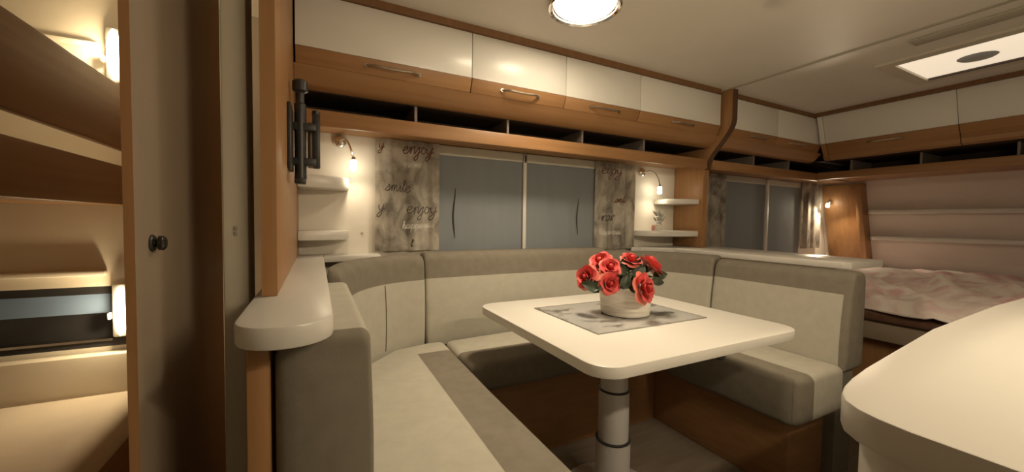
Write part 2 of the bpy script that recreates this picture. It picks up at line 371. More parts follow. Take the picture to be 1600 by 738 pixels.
# curved divider (front edge sweeps back towards the wall)
prof = [(YW-0.002, CEIL-0.001), (1.585, CEIL-0.001), (1.585, 1.76)]
for i in range(1, 13):
    u = i/12; s = u*u*(3-2*u)
    prof.append((1.585+0.185*s, 1.76-0.31*u))
prof += [(1.775, 1.40), (1.778, 0.916), (YW-0.002, 0.916)]
tag(ob('curved_divider', bev(add_prism(NB(), prof, 2.376, 2.430, 'x'), 0.004, 2, 50), 'wood_z'), 'tall wooden divider panel with an S-curved front edge from ceiling to ledge', 'divider')

fp = prof[1:15]; eb = NB()
va = [[eb.verts.new((x, y-dy, z)) for (y, z) in fp] for x, dy in ((2.379, 0.0015), (2.428, 0.0015))]
vb = [[eb.verts.new((x, y+0.001, z)) for (y, z) in fp] for x in (2.379, 2.428)]
for i in range(len(fp)-1):
    eb.faces.new((va[0][i], va[1][i], va[1][i+1], va[0][i+1])); eb.faces.new((va[0][i], va[0][i+1], vb[0][i+1], vb[0][i])); eb.faces.new((va[1][i], vb[1][i], vb[1][i+1], va[1][i+1]))
ob('edge_band', eb, 'wood_dark', bpy.data.objects['curved_divider'])

# ------------------------------------------------------------------ end row of overhead cabinets
def end_cab(y0, y1, label):
    t = thing('end_cabinet', label, 'cabinet', (3.9, (y0+y1)/2, 1.61), 'overhead cabinets on the end wall above the bed')
    ob('body', box(3.62, 4.24, y0+0.002, y1-0.002, 1.61, CEIL-0.002), 'wood_y', t, False)
    dr = ob('door', bev(add_prism(NB(), [(3.50, 1.925), (3.567, 1.7225), (3.60, 1.7225), (3.54, 1.925)], y0+0.0015, y1-0.0015, 'y'), 0.0015), 'cab_white', t)
    ob('door_strip', bev(add_prism(NB(), [(3.567, 1.7215), (3.645, 1.60), (3.67, 1.60), (3.60, 1.7215)], y0+0.002, y1-0.002, 'y'), 0.0015), 'wood_y', dr)
    if y1-y0 > 0.3:
        yc = (y0+y1)/2; n = 14; pts = []
        for i in range(n+1):
            u = i/n; pts.append((3.585-0.028*min(1.0, math.sin(PI*u)*2.2), yc-0.10+0.20*u, 1.69))
        ob('handle', add_tube(NB(), pts, 0.0055, 8), 'handle_metal', dr)
end_cab(1.602, 1.640, 'narrow filler cabinet in the front corner between the two rows of overhead cabinets')
end_cab(0.90, 1.602, 'sloping white end-wall cabinet next to the narrow corner filler')
end_cab(0.20, 0.90, 'sloping white end-wall cabinet, second from the narrow corner filler')
end_cab(-0.34, 0.20, 'sloping white end-wall cabinet nearest the kitchen wall')
t = thing('end_shelf', 'wooden open shelf with dark slots on the end wall above the bed', 'shelf', (3.95, 0.7, 1.46))
ob('shelf_board', box(3.79, 4.40, YF+0.002, 1.735, 1.485, 1.505), 'wood_y', t, False)
ob('fascia', bev(box(3.765, 3.79, YF+0.002, 1.745, 1.462, 1.52), 0.004), 'wood_y', t)
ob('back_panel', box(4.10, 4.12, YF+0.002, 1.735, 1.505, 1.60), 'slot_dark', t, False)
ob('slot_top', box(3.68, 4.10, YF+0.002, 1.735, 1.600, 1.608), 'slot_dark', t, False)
for y in (1.515, 1.12, 0.7, 0.3): ob('divider', box(3.775, 4.10, y-0.006, y+0.006, 1.505, 1.60), 'divider_grey', t, False)
struct('trim_6', box(3.47, 4.40, 1.745, YW-0.002, 1.664, CEIL-0.002), 'wood_x')

# ------------------------------------------------------------------ corner shelves
def corner_shelf(name, xa, xb, ya, z0, z1, sign, label, mat='laminate'):
    # quarter-round shelf: full depth at the panel side (xa), running out to the wall at xb
    n = 12; pts = [(xa, YW-0.002), (xa, ya)]
    for i in range(1, n+1):
        a = 0.5*PI*i/n
        pts.append((xa+(xb-xa)*math.sin(a)**0.9, YW-0.03-(YW-0.03-ya)*math.cos(a)**0.7 if i < n else YW-0.03))
    pts.append((xb, YW-0.002))
    return tag(ob(name, bev(add_prism(NB(), pts, z0, z1), 0.006, 2, 50), mat), label, 'shelf')
corner_shelf('corner_shelf', -0.0745, 0.136, 1.86, 1.215, 1.270, 1, 'rounded white corner shelf right under the lamp, beside the wood partition, upper of two')
corner_shelf('corner_shelf', -0.0745, 0.136, 1.86, 0.985, 1.028, 1, 'rounded white corner shelf beside the wood partition, lower of two')
corner_shelf('corner_shelf', 2.3755, 2.17, 1.80, 1.215, 1.250, -1, 'short rounded white shelf on the curved divider, upper of two')
corner_shelf('corner_shelf', 2.3755, 1.955, 1.80, 0.99, 1.030, -1, 'long rounded white shelf on the curved divider holding a small plant')
tag(ob('wall_button', add_lathe(NB(), (0, 0, 0), [(0.006, 0), (0.006, 0.004), (0.004, 0.006)], 12), 'frame_cream'), 'tiny round pale button on the cream wall beside the lettered curtain', 'button')
o = bpy.data.objects['wall_button']; o.location = (0.199, YW-0.0005, 1.014); o.rotation_euler = (PI/2, 0, 0)

# window ledge on the other side, behind the right part of the sofa
t = thing('window_ledge', 'cream ledge board running behind the sofa from the window wall', 'ledge', (2.2, 1.5, 0.88))
ob('ledge_board', bev(add_prism(NB(), [(1.955, YW-0.001), (1.90, YW-0.07), (1.98, 1.94), (2.115, 1.78), (2.115, 0.86), (2.14, 0.84), (2.45, 0.84), (2.475, 0.86), (2.56, 1.40), (2.62, 1.80), (2.62, YW-0.001)], 0.882, 0.9145), 0.004, 2), 'laminate', t)
ob('support_panel', box(2.12, 2.145, 0.90, YW-0.003, 0.0, 0.882), 'wood_z', t, False)

# ------------------------------------------------------------------ reading lamps
def reading_lamp(x, z, hx, hz, label, watts, tgt):
    t = thing('reading_lamp', label, 'lamp', (x, YW-0.01, z))
    bm = NB(); seg = 20
    prof = [(0.030, 0), (0.030, 0.008), (0.024, 0.016), (0.010, 0.020)]
    rings = [[bm.verts.new((x+r*math.cos(2*PI*k/seg), YW-0.001-h, z+r*math.sin(2*PI*k/seg))) for k in range(seg)] for r, h in prof]
    for a, b in zip(rings, rings[1:]):
        for k in range(seg): bm.faces.new((a[k], a[(k+1) % seg], b[(k+1) % seg], b[k]))
    bm.faces.new(rings[0]); bm.faces.new(rings[-1])
    ob('mount', bm, 'chrome', t)
    y0 = YW-0.02; pts = []
    for i in range(13):
        u = i/12
        pts.append((x+(hx-x)*u, y0-0.075*math.sin(PI*u*0.62), z+(hz+0.02-z)*u**1.8+0.02*math.sin(PI*u)))
    ob('arm', add_tube(NB(), pts, 0.0045, 8), 'chrome', t)
    ye = pts[-1][1]
    ob('bulb', add_lathe(NB(), (hx, ye, hz), [(0.006, 0.022), (0.012, 0.018), (0.015, 0.006), (0.011, -0.002), (0.015, -0.010), (0.015, -0.024), (0.006, -0.032)], 14), 'bulb_glow', t)
    ob('cap', add_lathe(NB(), (hx, ye, hz), [(0.007, 0.034), (0.009, 0.030), (0.009, 0.020), (0.006, 0.018)], 12), 'chrome', t)
    spot('lamp_light', (hx, ye, hz-0.036), (hx+tgt[0], ye+tgt[1], hz+tgt[2]), watts, 150, 0.018, 0.9, WARM, t)
reading_lamp(0.10, 1.447, 0.153, 1.335, 'chrome swing-arm reading lamp glowing above the white shelf by the partition', SPOT_W, (0.12, 0.05, -1.0))
reading_lamp(2.045, 1.436, 2.13, 1.315, 'chrome swing-arm reading lamp glowing above the shelf on the curved divider', SPOT_W, (-0.25, 0.05, -1.0))

# ------------------------------------------------------------------ television bracket on the partition
t = thing('tv_bracket', 'black metal television wall bracket on the wood partition', 'bracket', (-0.075, 1.4, 1.22))
ob('wall_plate', bev(box(-0.0745, -0.064, 1.28, 1.40, 1.225, 1.415), 0.003), 'black_metal', t)
ob('post', add_lathe(NB(), (-0.045, 1.40, 0), [(0.017, 1.205), (0.017, 1.44), (0.012, 1.445), (0.012, 1.475), (0.022, 1.482), (0.022, 1.51), (0.014, 1.516)], 16), 'black_metal', t)
for z in (1.26, 1.37): ob('arm', bev(box(-0.066, 0.0, 1.385, 1.415, z-0.012, z+0.012), 0.003), 'black_metal', t)
ob('pivot', add_lathe(NB(), (-0.012, 1.42, 0), [(0.012, 1.245), (0.014, 1.25), (0.014, 1.385), (0.012, 1.39)], 14), 'handle_metal', t)
hp = ob('head_plate', bev(box(-0.012, 0.011, 1.40, 1.44, 1.245, 1.418), 0.004), 'black_metal', t)
ob('end_cap', add_lathe(NB(), (-0.0005, 1.42, 0), [(0.009, 1.412), (0.013, 1.42), (0.011, 1.43), (0.004, 1.433)], 12), 'black_metal', hp)
ob('foot', bev(box(-0.062, -0.03, 1.38, 1.42, 1.19, 1.207), 0.003), 'black_metal', t)

# ------------------------------------------------------------------ blinds and curtains
def blind(x0, x1, z0, z1, y, mat, label, waves, amp, name='window_blind'):
    bm = NB(); nx, nz = 40, 2
    g = [[bm.verts.new((x0+(x1-x0)*i/nx, y+amp*math.sin(waves*2*PI*i/nx), z0+(z1-z0)*k/nz)) for k in range(nz+1)] for i in range(nx+1)]
    for i in range(nx):
        for k in range(nz): bm.faces.new((g[i][k], g[i+1][k], g[i+1][k+1], g[i][k+1]))
    bmesh.ops.solidify(bm, geom=list(bm.faces), thickness=0.002)
    o = ob(name, bm, mat); tag(o, label, 'blind', 'grey window blinds')
    ob('bottom_bar', bev(box(x0, x1, y-0.006, y+0.006, z0-0.012, z0), 0.002), 'blind_rail', o)
    ob('top_hem', box(x0, x1, y-0.006, y-0.003, z1-0.05, z1), 'blind_warm', o, False)
    return o
def squiggle(o, x, z0, z1, y):
    pts = [(x+0.006*math.sin(2*PI*(i/14)*0.9+2.2), y-0.006, z0+(z1-z0)*i/14) for i in range(15)]
    ob('dark_squiggle', add_tube(NB(), pts, [0.0012+0.003*math.sin(PI*i/14) for i in range(15)], 8), 'dark_brown', o)  # thin dark S-shaped line down the blind, thickest at mid-length
YB = YW-0.012
b1 = blind(0.56, 1.082, 0.885, 1.478, YB, 'blind_grey', 'flat grey window blind half next to the curtain with dark handwriting', 3, 0.0015)
squiggle(b1, 0.665, 0.985, 1.255, YB)
b2 = blind(1.112, 1.625, 0.885, 1.478, YB, 'blind_grey', 'flat grey window blind half beside the blotchy curtain near the shelf plant', 3, 0.0015)
squiggle(b2, 1.485, 1.00, 1.23, YB)
tag(ob('centre_rail', bev(box(1.086, 1.108, YB-0.012, YB+0.008, 0.87, 1.474), 0.004), 'blind_rail'), 'thin pale upright rail between the two grey blind halves', 'rail')
ob('catch', bev(box(1.092, 1.102, YB-0.018, YB-0.011, 1.425, 1.468), 0.002), 'dark_brown', bpy.data.objects['centre_rail'])
b3 = blind(2.90, 3.50, 0.80, 1.478, YB, 'blind_grey', 'grey-beige blind half at the small window next to the curved divider', 2, 0.0006)
b4 = blind(3.545, 4.06, 0.80, 1.478, YB, 'blind_grey', 'grey-beige blind half at the small window near the end wall', 2, 0.0006)
tag(ob('centre_rail', bev(box(3.506, 3.540, YB-0.014, YB+0.008, 0.80, 1.474), 0.004), 'blind_rail'), 'thin pale upright rail in the middle of the small window', 'rail')

# handwriting: cursive strokes in letter units (x right, y up, x-height 1)
L = {
 'e': (0.9, [[(0, .45), (.45, .55), (.65, .8), (.45, 1), (.15, .8), (.1, .35), (.35, 0), (.7, .1), (.9, .4)]]),
 'n': (1.0, [[(0, .4), (.15, .95), (.2, 0), (.3, .7), (.6, 1), (.7, .6), (.72, .1), (.85, 0), (1, .35)]]),
 'j': (0.7, [[(0, .4), (.4, 1), (.38, 0), (.3, -.8), (0, -1), (-.15, -.7), (.2, -.2), (.7, .35)], [(.42, 1.4), (.47, 1.45)]]),
 'o': (0.95, [[(.7, .85), (.4, 1), (.1, .7), (.15, .2), (.45, 0), (.75, .3), (.72, .8), (.95, .75)]]),
 'y': (1.0, [[(0, .9), (.1, .3), (.35, .1), (.65, .5), (.75, 1), (.68, 0), (.5, -.8), (.15, -1), (0, -.7), (.4, -.2), (1, .4)]]),
 's': (0.8, [[(0, .1), (.35, .7), (.45, 1), (.6, .55), (.5, .1), (.15, .05), (.5, 0), (.8, .35)]]),
 'm': (1.4, [[(0, .4), (.12, .95), (.18, 0), (.28, .8), (.5, 1), (.58, .0), (.7, .8), (.92, 1), (1.0, .2), (1.15, 0), (1.4, .4)]]),
 'i': (0.5, [[(0, .4), (.2, 1), (.2, .15), (.35, 0), (.5, .35)], [(.22, 1.4), (.26, 1.45)]]),
 'l': (0.55, [[(0, .4), (.4, 1.6), (.3, 2.0), (.15, 1.6), (.2, .2), (.35, 0), (.55, .35)]]),
 'h': (1.0, [[(0, .4), (.35, 1.7), (.22, 1.9), (.15, 1.4), (.15, 0), (.3, .8), (.6, 1), (.68, .2), (.82, 0), (1, .35)]]),
 'a': (1.0, [[(.7, .9), (.35, 1), (.1, .6), (.2, .1), (.5, .1), (.72, .9), (.74, .15), (.88, 0), (1, .35)]]),
 'p': (1.0, [[(0, .4), (.2, 1), (.18, -1), (.22, .6), (.5, 1), (.78, .7), (.65, .15), (.3, .05), (.7, 0), (1, .35)]]),
 'w': (1.2, [[(0, .9), (.1, .2), (.3, 0), (.5, .8), (.6, .1), (.85, .1), (1, .9), (1.2, .8)]]),
}
def curtain(x0, x1, z0, z1, waves, amp, label, words):
    yc = YW-0.04
    def surf(x, z):
        u = (x-x0)/(x1-x0)
        return yc + amp*math.sin(2*PI*waves*u+0.7) + 0.4*amp*math.sin(2*PI*waves*2.3*u+1.9*z)
    bm = NB(); nx, nz = 48, 14
    g = [[bm.verts.new((x0+(x1-x0)*i/nx, surf(x0+(x1-x0)*i/nx, z0+(z1-z0)*k/nz), z0+(z1-z0)*k/nz)) for k in range(nz+1)] for i in range(nx+1)]
    for i in range(nx):
        for k in range(nz): bm.faces.new((g[i][k], g[i+1][k], g[i+1][k+1], g[i][k+1]))
    bmesh.ops.solidify(bm, geom=list(bm.faces), thickness=0.0015)
    o = ob('curtain', bm, 'curtain_fabric'); tag(o, label, 'curtain')
    for word, wx, wz, s, mat, th, slope in words:
        rb = NB(); pen = wx
        for ch in word:
            adv, strokes = L[ch]
            for st in strokes:
                P = []                                     # Catmull-Rom smoothing
                q = [st[0]]+st+[st[-1]]
                for i in range(1, len(q)-2):
                    for k in range(5):
                        tt = k/5; a, b_, c_, d_ = q[i-1], q[i], q[i+1], q[i+2]
                        P.append(tuple(0.5*((2*b_[m])+(-a[m]+c_[m])*tt+(2*a[m]-5*b_[m]+4*c_[m]-d_[m])*tt*tt+(-a[m]+3*b_[m]-3*c_[m]+d_[m])*tt**3) for m in (0, 1)))
                P.append(st[-1])
                W = []
                for (a, b_) in P:
                    X = pen+a*s+0.18*b_*s; Z = wz+b_*s+slope*(X-wx)
                    W.append((X, Z))
                W = [p for p in W if x0+0.002 < p[0] < x1-0.002]
                for (p, q2) in zip(W, W[1:]):
                    dx, dz = q2[0]-p[0], q2[1]-p[1]; ln = math.hypot(dx, dz)
                    if ln < 1e-6 or ln > 0.05: continue
                    nx_, nz_ = -dz/ln*th*0.5, dx/ln*th*0.5; ex, ez = dx/ln*th*0.3, dz/ln*th*0.3
                    cs = [(p[0]-ex+nx_, p[1]-ez+nz_), (p[0]-ex-nx_, p[1]-ez-nz_), (q2[0]+ex-nx_, q2[1]+ez-nz_), (q2[0]+ex+nx_, q2[1]+ez+nz_)]
                    rb.faces.new([rb.verts.new((c[0], surf(c[0], c[1])-0.0012, c[1])) for c in cs])
            pen += adv*s
        if len(rb.verts): ob('printed_word', rb, mat, o, False, recalc=False)
        else: rb.free()
    return o
curtain(0.255, 0.572, 0.925, 1.478, 2.6, 0.010, 'grey-beige curtain with dark handwriting by the partition shelves', [
    ('enjoy', 0.385, 1.415, 0.034, 'print_red', 0.005, 0.03), ('now', 0.395, 1.345, 0.026, 'print_white', 0.004, 0.02),
    ('smile', 0.300, 1.225, 0.030, 'print_dark', 0.0036, -0.04), ('y', 0.268, 1.125, 0.030, 'print_dark', 0.004, 0),
    ('enjoy', 0.405, 1.115, 0.034, 'print_dark', 0.0042, 0.0), ('happiness', 0.385, 1.035, 0.020, 'print_white', 0.0036, 0.05),
    ('y', 0.272, 1.43, 0.024, 'print_red', 0.004, 0), ('l', 0.425, 0.945, 0.018, 'print_dark', 0.004, 0)])
curtain(1.61, 1.945, 0.905, 1.478, 2.6, 0.010, 'grey blotchy curtain with faint reddish script beside the shelf with the small plant', [
    ('enjoy', 1.655, 1.40, 0.036, 'print_red', 0.005, 0.0), ('smile', 1.775, 1.215, 0.024, 'print_red', 0.0045, 0.0),
    ('now', 1.66, 1.09, 0.036, 'print_dark', 0.006, 0.05), ('happiness', 1.645, 1.0, 0.022, 'print_white', 0.004, 0.02)])
curtain(2.60, 2.925, 0.90, 1.478, 2.4, 0.008, 'dim blotchy curtain at the small window behind the curved divider', [])
curtain(4.045, 4.37, 0.86, 1.478, 2.4, 0.008, 'dim blotchy curtain in the front corner near the slanted wood panel', [])

# ------------------------------------------------------------------ sofa
sofa = thing('corner_sofa', 'U-shaped corner sofa in light and darker grey-beige fabric around the table', 'sofa', (1.0, 1.5, 0))
def back_section(path, top, thick=0.155, bottom=0.47, r=0.022, lean=0.035, bulge=0.010, rear=None, cr=0.045):
    # path: front-face plan points, ordered so that the back lies to the LEFT of the walking direction
    P = [Vector((p[0], p[1], 0)) for p in path]
    cum = [0.0]
    for a, b in zip(P, P[1:]): cum.append(cum[-1]+(b-a).length)
    tot = cum[-1]
    def at(s):
        s = min(max(s, 0), tot)
        for i in range(len(P)-1):
            if s <= cum[i+1]+1e-9:
                u = (s-cum[i])/(cum[i+1]-cum[i]); return P[i].lerp(P[i+1], u)
        return P[-1].copy()
    prof = []                                                 # (depth behind the front face, z)
    hh = top-bottom
    for i in range(9):
        u = i/8; prof.append((lean*u*0.9-bulge*math.sin(PI*min(1, u*1.05)), bottom+(hh-cr)*u))
    c0 = prof[-1][0]
    for i in range(1, 6):
        a = 0.5*PI*i/5; prof.append((c0+cr*(1-math.cos(a)), top-cr+cr*math.sin(a)))
    if rear: prof.append((0.060, top-0.012)); prof.append((0.0635, rear)); prof.append((thick, rear-0.005)); prof.append((thick, bottom))
    if not rear: prof.append((thick-0.03, top)); prof += [(thick-0.009, top-0.009), (thick, top-0.03), (thick, bottom)]
    cn = sum(p[0] for p in prof)/len(prof); cz = (top+bottom)/2
    ss = [0, r*0.15, r*0.5, r] + [r+(tot-2*r)*i/24 for i in range(1, 24)] + [tot-r, tot-r*0.5, tot-r*0.15, tot]
    bm = NB(); rings = []
    for s in ss:
        e = min(s, tot-s); sh = 0.0 if e >= r else r*(1-math.sqrt(max(0, 1-((r-e)/r)**2)))
        t = (at(s+0.012)-at(s-0.012)).normalized(); nrm = Vector((-t.y, t.x, 0)); p = at(s)
        ring = []
        for n, z in prof:
            kx = 1-sh/0.075; kz = 1-sh/(hh/2)
            nn = cn+(n-cn)*kx; zz = cz+(z-cz)*kz
            ring.append(bm.verts.new((p.x+nrm.x*nn, p.y+nrm.y*nn, zz)))
        rings.append(ring)
    m = len(prof)
    for a, b in zip(rings, rings[1:]):
        for k in range(m): bm.faces.new((a[k], a[(k+1) % m], b[(k+1) % m], b[k]))
    bm.faces.new(rings[0][::-1]); bm.faces.new(rings[-1])
    bmesh.ops.recalc_face_normals(bm, faces=bm.faces)
    return bm
def arc(p0, c, p1, n=14):      # quadratic bezier
    out = []
    for i in range(n+1):
        u = i/n; out.append(tuple((1-u)**2*p0[k]+2*u*(1-u)*c[k]+u*u*p1[k] for k in (0, 1)))
    return out
def back_part(path, top, zband, endcut=None, rear=None):
    bm = back_section(path, top, rear=rear, lean=0.012 if rear else 0.035)
    if endcut:
        lo = cut(cut(bm, (0, 0, zband), (0, 0, 1)), (0, endcut, 0), (0, -1, 0))
        up_ = cut(bm, (0, 0, zband), (0, 0, -1)); en = cut(cut(bm, (0, 0, zband), (0, 0, 1)), (0, endcut, 0), (0, 1, 0))
        o = ob('back_cushion', lo, 'fabric_light', sofa, recalc=False)
        ob('top_band', up_, 'fabric_band', o, recalc=False); ob('end_band', en, 'fabric_band', o, recalc=False)
    else:
        o = ob('back_cushion', cut(bm, (0, 0, zband), (0, 0, 1)), 'fabric_light', sofa, recalc=False)
        ob('top_band', cut(bm, (0, 0, zband), (0, 0, -1)), 'fabric_band', o, recalc=False)
    bm.free(); return o
lc = arc((0.088, 1.405), (0.14, 1.77), (0.462, 1.812))
bm = back_section([(0.094, 0.75), (0.094, 1.40)], 0.872, lean=0.004, bulge=0.004, cr=0.02, thick=0.16)
o = ob('back_cushion', cut(bm, (0, 0.785, 0), (0, -1, 0)), 'fabric_light', sofa, recalc=False)
ob('end_band', cut(bm, (0, 0.785, 0), (0, 1, 0)), 'fabric_band', o, recalc=False); bm.free()
oc = back_part(lc, 0.915, 0.795, rear=0.874)
back_part([(0.467, 1.812), (0.9, 1.83), (1.3, 1.83), (1.60, 1.812)], 0.922, 0.797)
rc = arc((1.605, 1.812), (1.90, 1.79), (1.945, 1.395))
back_part(rc, 0.900, 0.785)
back_part([(1.945, 1.39), (1.945, 0.765)], 0.885, 0.79, 0.795)
# sewn seam on the left corner cushion
sm = NB(); p0, p1 = Vector((*lc[9], 0)), Vector((*lc[10], 0)); tq = (p1-p0).normalized(); nq = Vector((-tq.y, tq.x, 0)); pts = []
for i in range(11):
    z = 0.50+0.029*i; u = (z-0.47)/0.40
    q0 = p0+nq*(0.012*u*0.9-0.010*math.sin(PI*min(1, u*1.05))); pts.append((q0.x, q0.y, z))
add_tube(sm, pts, 0.0026, 6)
ob('seam', sm, 'seam_dark', oc)

def seat(poly, z0, z1, co, no, extra=None):
    bm = bev(add_prism(NB(), poly, z0, z1), 0.028, 4, 40)
    o = ob('seat_cushion', cut(bm, co, no), 'fabric_light', sofa, recalc=False)
    b = cut(bm, co, tuple(-x for x in no))
    if extra:
        r_ = cut(b, extra[0], tuple(-x for x in extra[1])); ob('seat_panel', r_, 'fabric_light', o, recalc=False)
        b = cut(b, *extra)
    ob('seat_band', b, 'fabric_band', o, recalc=False)
    bm.free()
pl = [(0.092, 0.50)] + [(0.33+0.21*math.cos(a), 0.70+0.20*math.sin(a)) for a in [-0.5*PI+0.5*PI*i/10 for i in range(11)]] + [(0.537, 1.2), (0.545, 1.79), (0.46, 1.795), (0.30, 1.755), (0.17, 1.62), (0.105, 1.45), (0.092, 1.40)]
seat(pl, 0.37, 0.50, (0.385, 0, 0), (1, 0, 0), ((0, 1.645, 0), (0, 1, 0)))
pc = [(0.549, 1.43)] + [(1.52, 1.43), (1.575, 1.40), (1.60, 1.795), (1.3, 1.822), (0.9, 1.822), (0.553, 1.80)]
seat(pc, 0.37, 0.495, (0, 1.60, 0), (0, -1, 0))
pr = [(1.585, 0.80), (1.615, 0.765), (1.94, 0.765), (1.94, 1.385), (1.90, 1.58), (1.80, 1.70), (1.62, 1.785), (1.60, 1.40), (1.585, 1.36)]
seat(pr, 0.31, 0.50, (1.70, 0, 0), (-1, 0, 0))
sb = ob('seat_box', bev(box(0.10, 0.46, 0.62, 1.80, 0.0, 0.37), 0.006), 'seat_base', sofa)
ob('seat_box', bev(box(0.46, 1.66, 1.50, 1.80, 0.0, 0.37), 0.006), 'seat_base', sofa)
ob('seat_box', bev(box(1.66, 1.93, 0.83, 1.80, 0.0, 0.31), 0.006), 'seat_base', sofa)
ob('back_board', box(-0.068, 0.235, 0.78, 0.80, 0.0, 0.47), 'fabric_band', sofa, False)
ob('plinth', box(1.95, 2.09, 0.80, 1.60, 0.0, 0.47), 'fabric_band', sofa, False)

# ------------------------------------------------------------------ table
tb = thing('dining_table', 'white square dining table with rounded corners on a grey pedestal', 'table', (1.06, 1.13, 0))
ob('tabletop', bev(add_prism(NB(), rrect(0.615, 1.505, 0.715, 1.535, 0.075, 8), 0.688, 0.72), 0.003, 2), 'laminate', tb)
ped = ob('pedestal', add_lathe(NB(), (1.03, 1.13, 0), [(0.066, 0.0), (0.066, 0.236), (0.058, 0.24), (0.058, 0.432), (0.052, 0.436), (0.052, 0.66), (0.11, 0.664), (0.11, 0.687)], 28), 'leg_grey', tb)
for z, r in ((0.238, 0.0675), (0.434, 0.0595)): ob('pedestal_ring', add_lathe(NB(), (1.03, 1.13, 0), [(r-0.004, z-0.004), (r, z-0.002), (r, z+0.002), (r-0.004, z+0.004)], 28), 'plastic_black', ped)
ob('foot_plate', bev(add_lathe(NB(), (1.03, 1.13, 0), [(0.20, 0.0), (0.20, 0.012), (0.19, 0.016)], 32), 0.002), 'leg_grey', tb)
lv = ob('lock_lever', add_tube(NB(), [(0.965, 0.80, 0.672), (1.02, 0.765, 0.674), (1.085, 0.742, 0.676)], 0.004, 8), 'chrome', tb)
ob('lever_grip', add_tube(NB(), [(1.078, 0.744, 0.676), (1.085, 0.741, 0.676), (1.098, 0.737, 0.676), (1.104, 0.735, 0.676)], [0.006, 0.010, 0.010, 0.006], 12), 'plastic_black', lv)
pm = ob('place_mat', add_prism(NB(), [(0.80, 0.957), (1.327, 0.957), (1.327, 1.364), (0.80, 1.364)], 0.7202, 0.7225), 'mat_print', None, False)
tag(pm, 'glossy grey printed mat lying under the flower pot on the table', 'mat')
fr = NB()
for a in ((0.80, 1.327, 0.957, 0.960), (0.80, 1.327, 1.361, 1.364), (0.80, 0.803, 0.960, 1.361), (1.324, 1.327, 0.960, 1.361)): add_box(fr, a[0], a[1], a[2], a[3], 0.7224, 0.7232)
ob('mat_border', fr, 'mat_edge', pm, False)

# ------------------------------------------------------------------ potted roses
PX, PY, PZ = 1.085, 1.14, 0.7232
pot = thing('potted_roses', 'whitewashed round pot of coral red roses with dark leaves on the table', 'flower pot', (PX, PY, PZ))
ob('pot', add_lathe(NB(), (PX, PY, PZ), [(0.086, 0.0), (0.093, 0.004), (0.097, 0.05), (0.103, 0.104), (0.104, 0.112), (0.097, 0.113), (0.093, 0.085)], 36), 'pot_white', pot)
ob('soil', add_lathe(NB(), (PX, PY, PZ), [(0.087, 0.080), (0.087, 0.092), (0.05, 0.100)], 24), 'soil', pot)
def petal_mesh(wd, ht, cup, curl, name, mat):
    me = bpy.data.meshes.new(name); vs = []; fs = []; nu, nv = 6, 6
    for j_ in range(nv+1):
        v = j_/nv
        for i in range(nu+1):
            u = -1+2*i/nu
            half = wd*(0.25+0.95*math.sin(PI*min(1, 0.12+0.62*v)))*(1 if v < 0.85 else 1-0.25*((v-0.85)/0.15)**2)
            x = u*half; rad = cup*(1-math.cos(u*1.1)); out = curl*v**2.6*0.9 + 0.25*ht*math.sin(v*1.6)
            vs.append((x, out-rad*0.8, ht*(v-0.18*max(0, v-0.7)-0.06*abs(u)**3*v)))
    for j_ in range(nv):
        for i in range(nu):
            a = j_*(nu+1)+i; fs.append((a, a+1, a+nu+2, a+nu+1))
    me.from_pydata(vs, [], fs); me.materials.append(MATS[mat])
    me.polygons.foreach_set('use_smooth', [True]*len(me.polygons))
    return me
PET = [petal_mesh(0.013, 0.034, 0.010, 0.000, 'petal', 'rose_heart'), petal_mesh(0.018, 0.036, 0.014, 0.008, 'petal', 'rose_petal'),
       petal_mesh(0.022, 0.034, 0.014, 0.018, 'petal', 'rose_petal'), petal_mesh(0.023, 0.026, 0.010, 0.026, 'petal', 'rose_tip')]
def rose(cx, cy, cz, s, dirv, seed):
    rnd = random.Random(seed)
    q = Vector((0, 0, 1)).rotation_difference(Vector(dirv).normalized())
    bud = NB(); add_lathe(bud, (0, 0, 0), [(0.004, -0.006), (0.010, 0.0), (0.0115, 0.012), (0.009, 0.028), (0.004, 0.032)], 12)
    for v in bud.verts: v.co = Vector((cx, cy, cz)) + q @ (v.co*s)
    r = ob('rose', bud, 'rose_heart', pot)
    off = Vector((cx, cy, cz))-Vector((PX, PY, PZ))
    for layer, (cnt, rad, zz) in enumerate(((3, 0.005, 0.0), (5, 0.010, -0.001), (5, 0.015, -0.003), (6, 0.017, -0.005))):
        for i in range(cnt):
            a = 2*PI*(i+0.5*layer+rnd.uniform(-.1, .1))/cnt
            p = bpy.data.objects.new('petal', PET[layer]); C.objects.link(p); p.parent = r
            tilt = Matrix.Rotation(-(0.05+0.20*layer+rnd.uniform(-.05, .08)), 3, 'X')
            m = Matrix.Rotation(a, 3, 'Z') @ tilt
            loc = Matrix.Rotation(a, 3, 'Z') @ Vector((0, rad, zz))
            M4 = (q.to_matrix() @ m).to_4x4()
            M4.translation = off + q @ (loc*s)
            p.matrix_basis = M4 @ Matrix.Diagonal((s, s, s*rnd.uniform(.92, 1.05), 1))
    st = NB(); base = Vector((PX+0.25*(cx-PX), PY+0.25*(cy-PY), PZ+0.09)); tip = Vector((cx, cy, cz))-Vector(dirv).normalized()*0.004
    mid = base.lerp(tip, 0.5)+Vector((0, 0, 0.012)); add_tube(st, [base, mid, tip], 0.003, 6)
    ob('stem', st, 'leaf_green', pot)
def cam_pt(px, py, dist):       # point on the ray of a pixel at a given ground distance along the view axis
    dv = fwd + right*((px-800)/600.0) - up*((py-369)/600.0)
    return Vector((0, 0, H)) + dv*dist
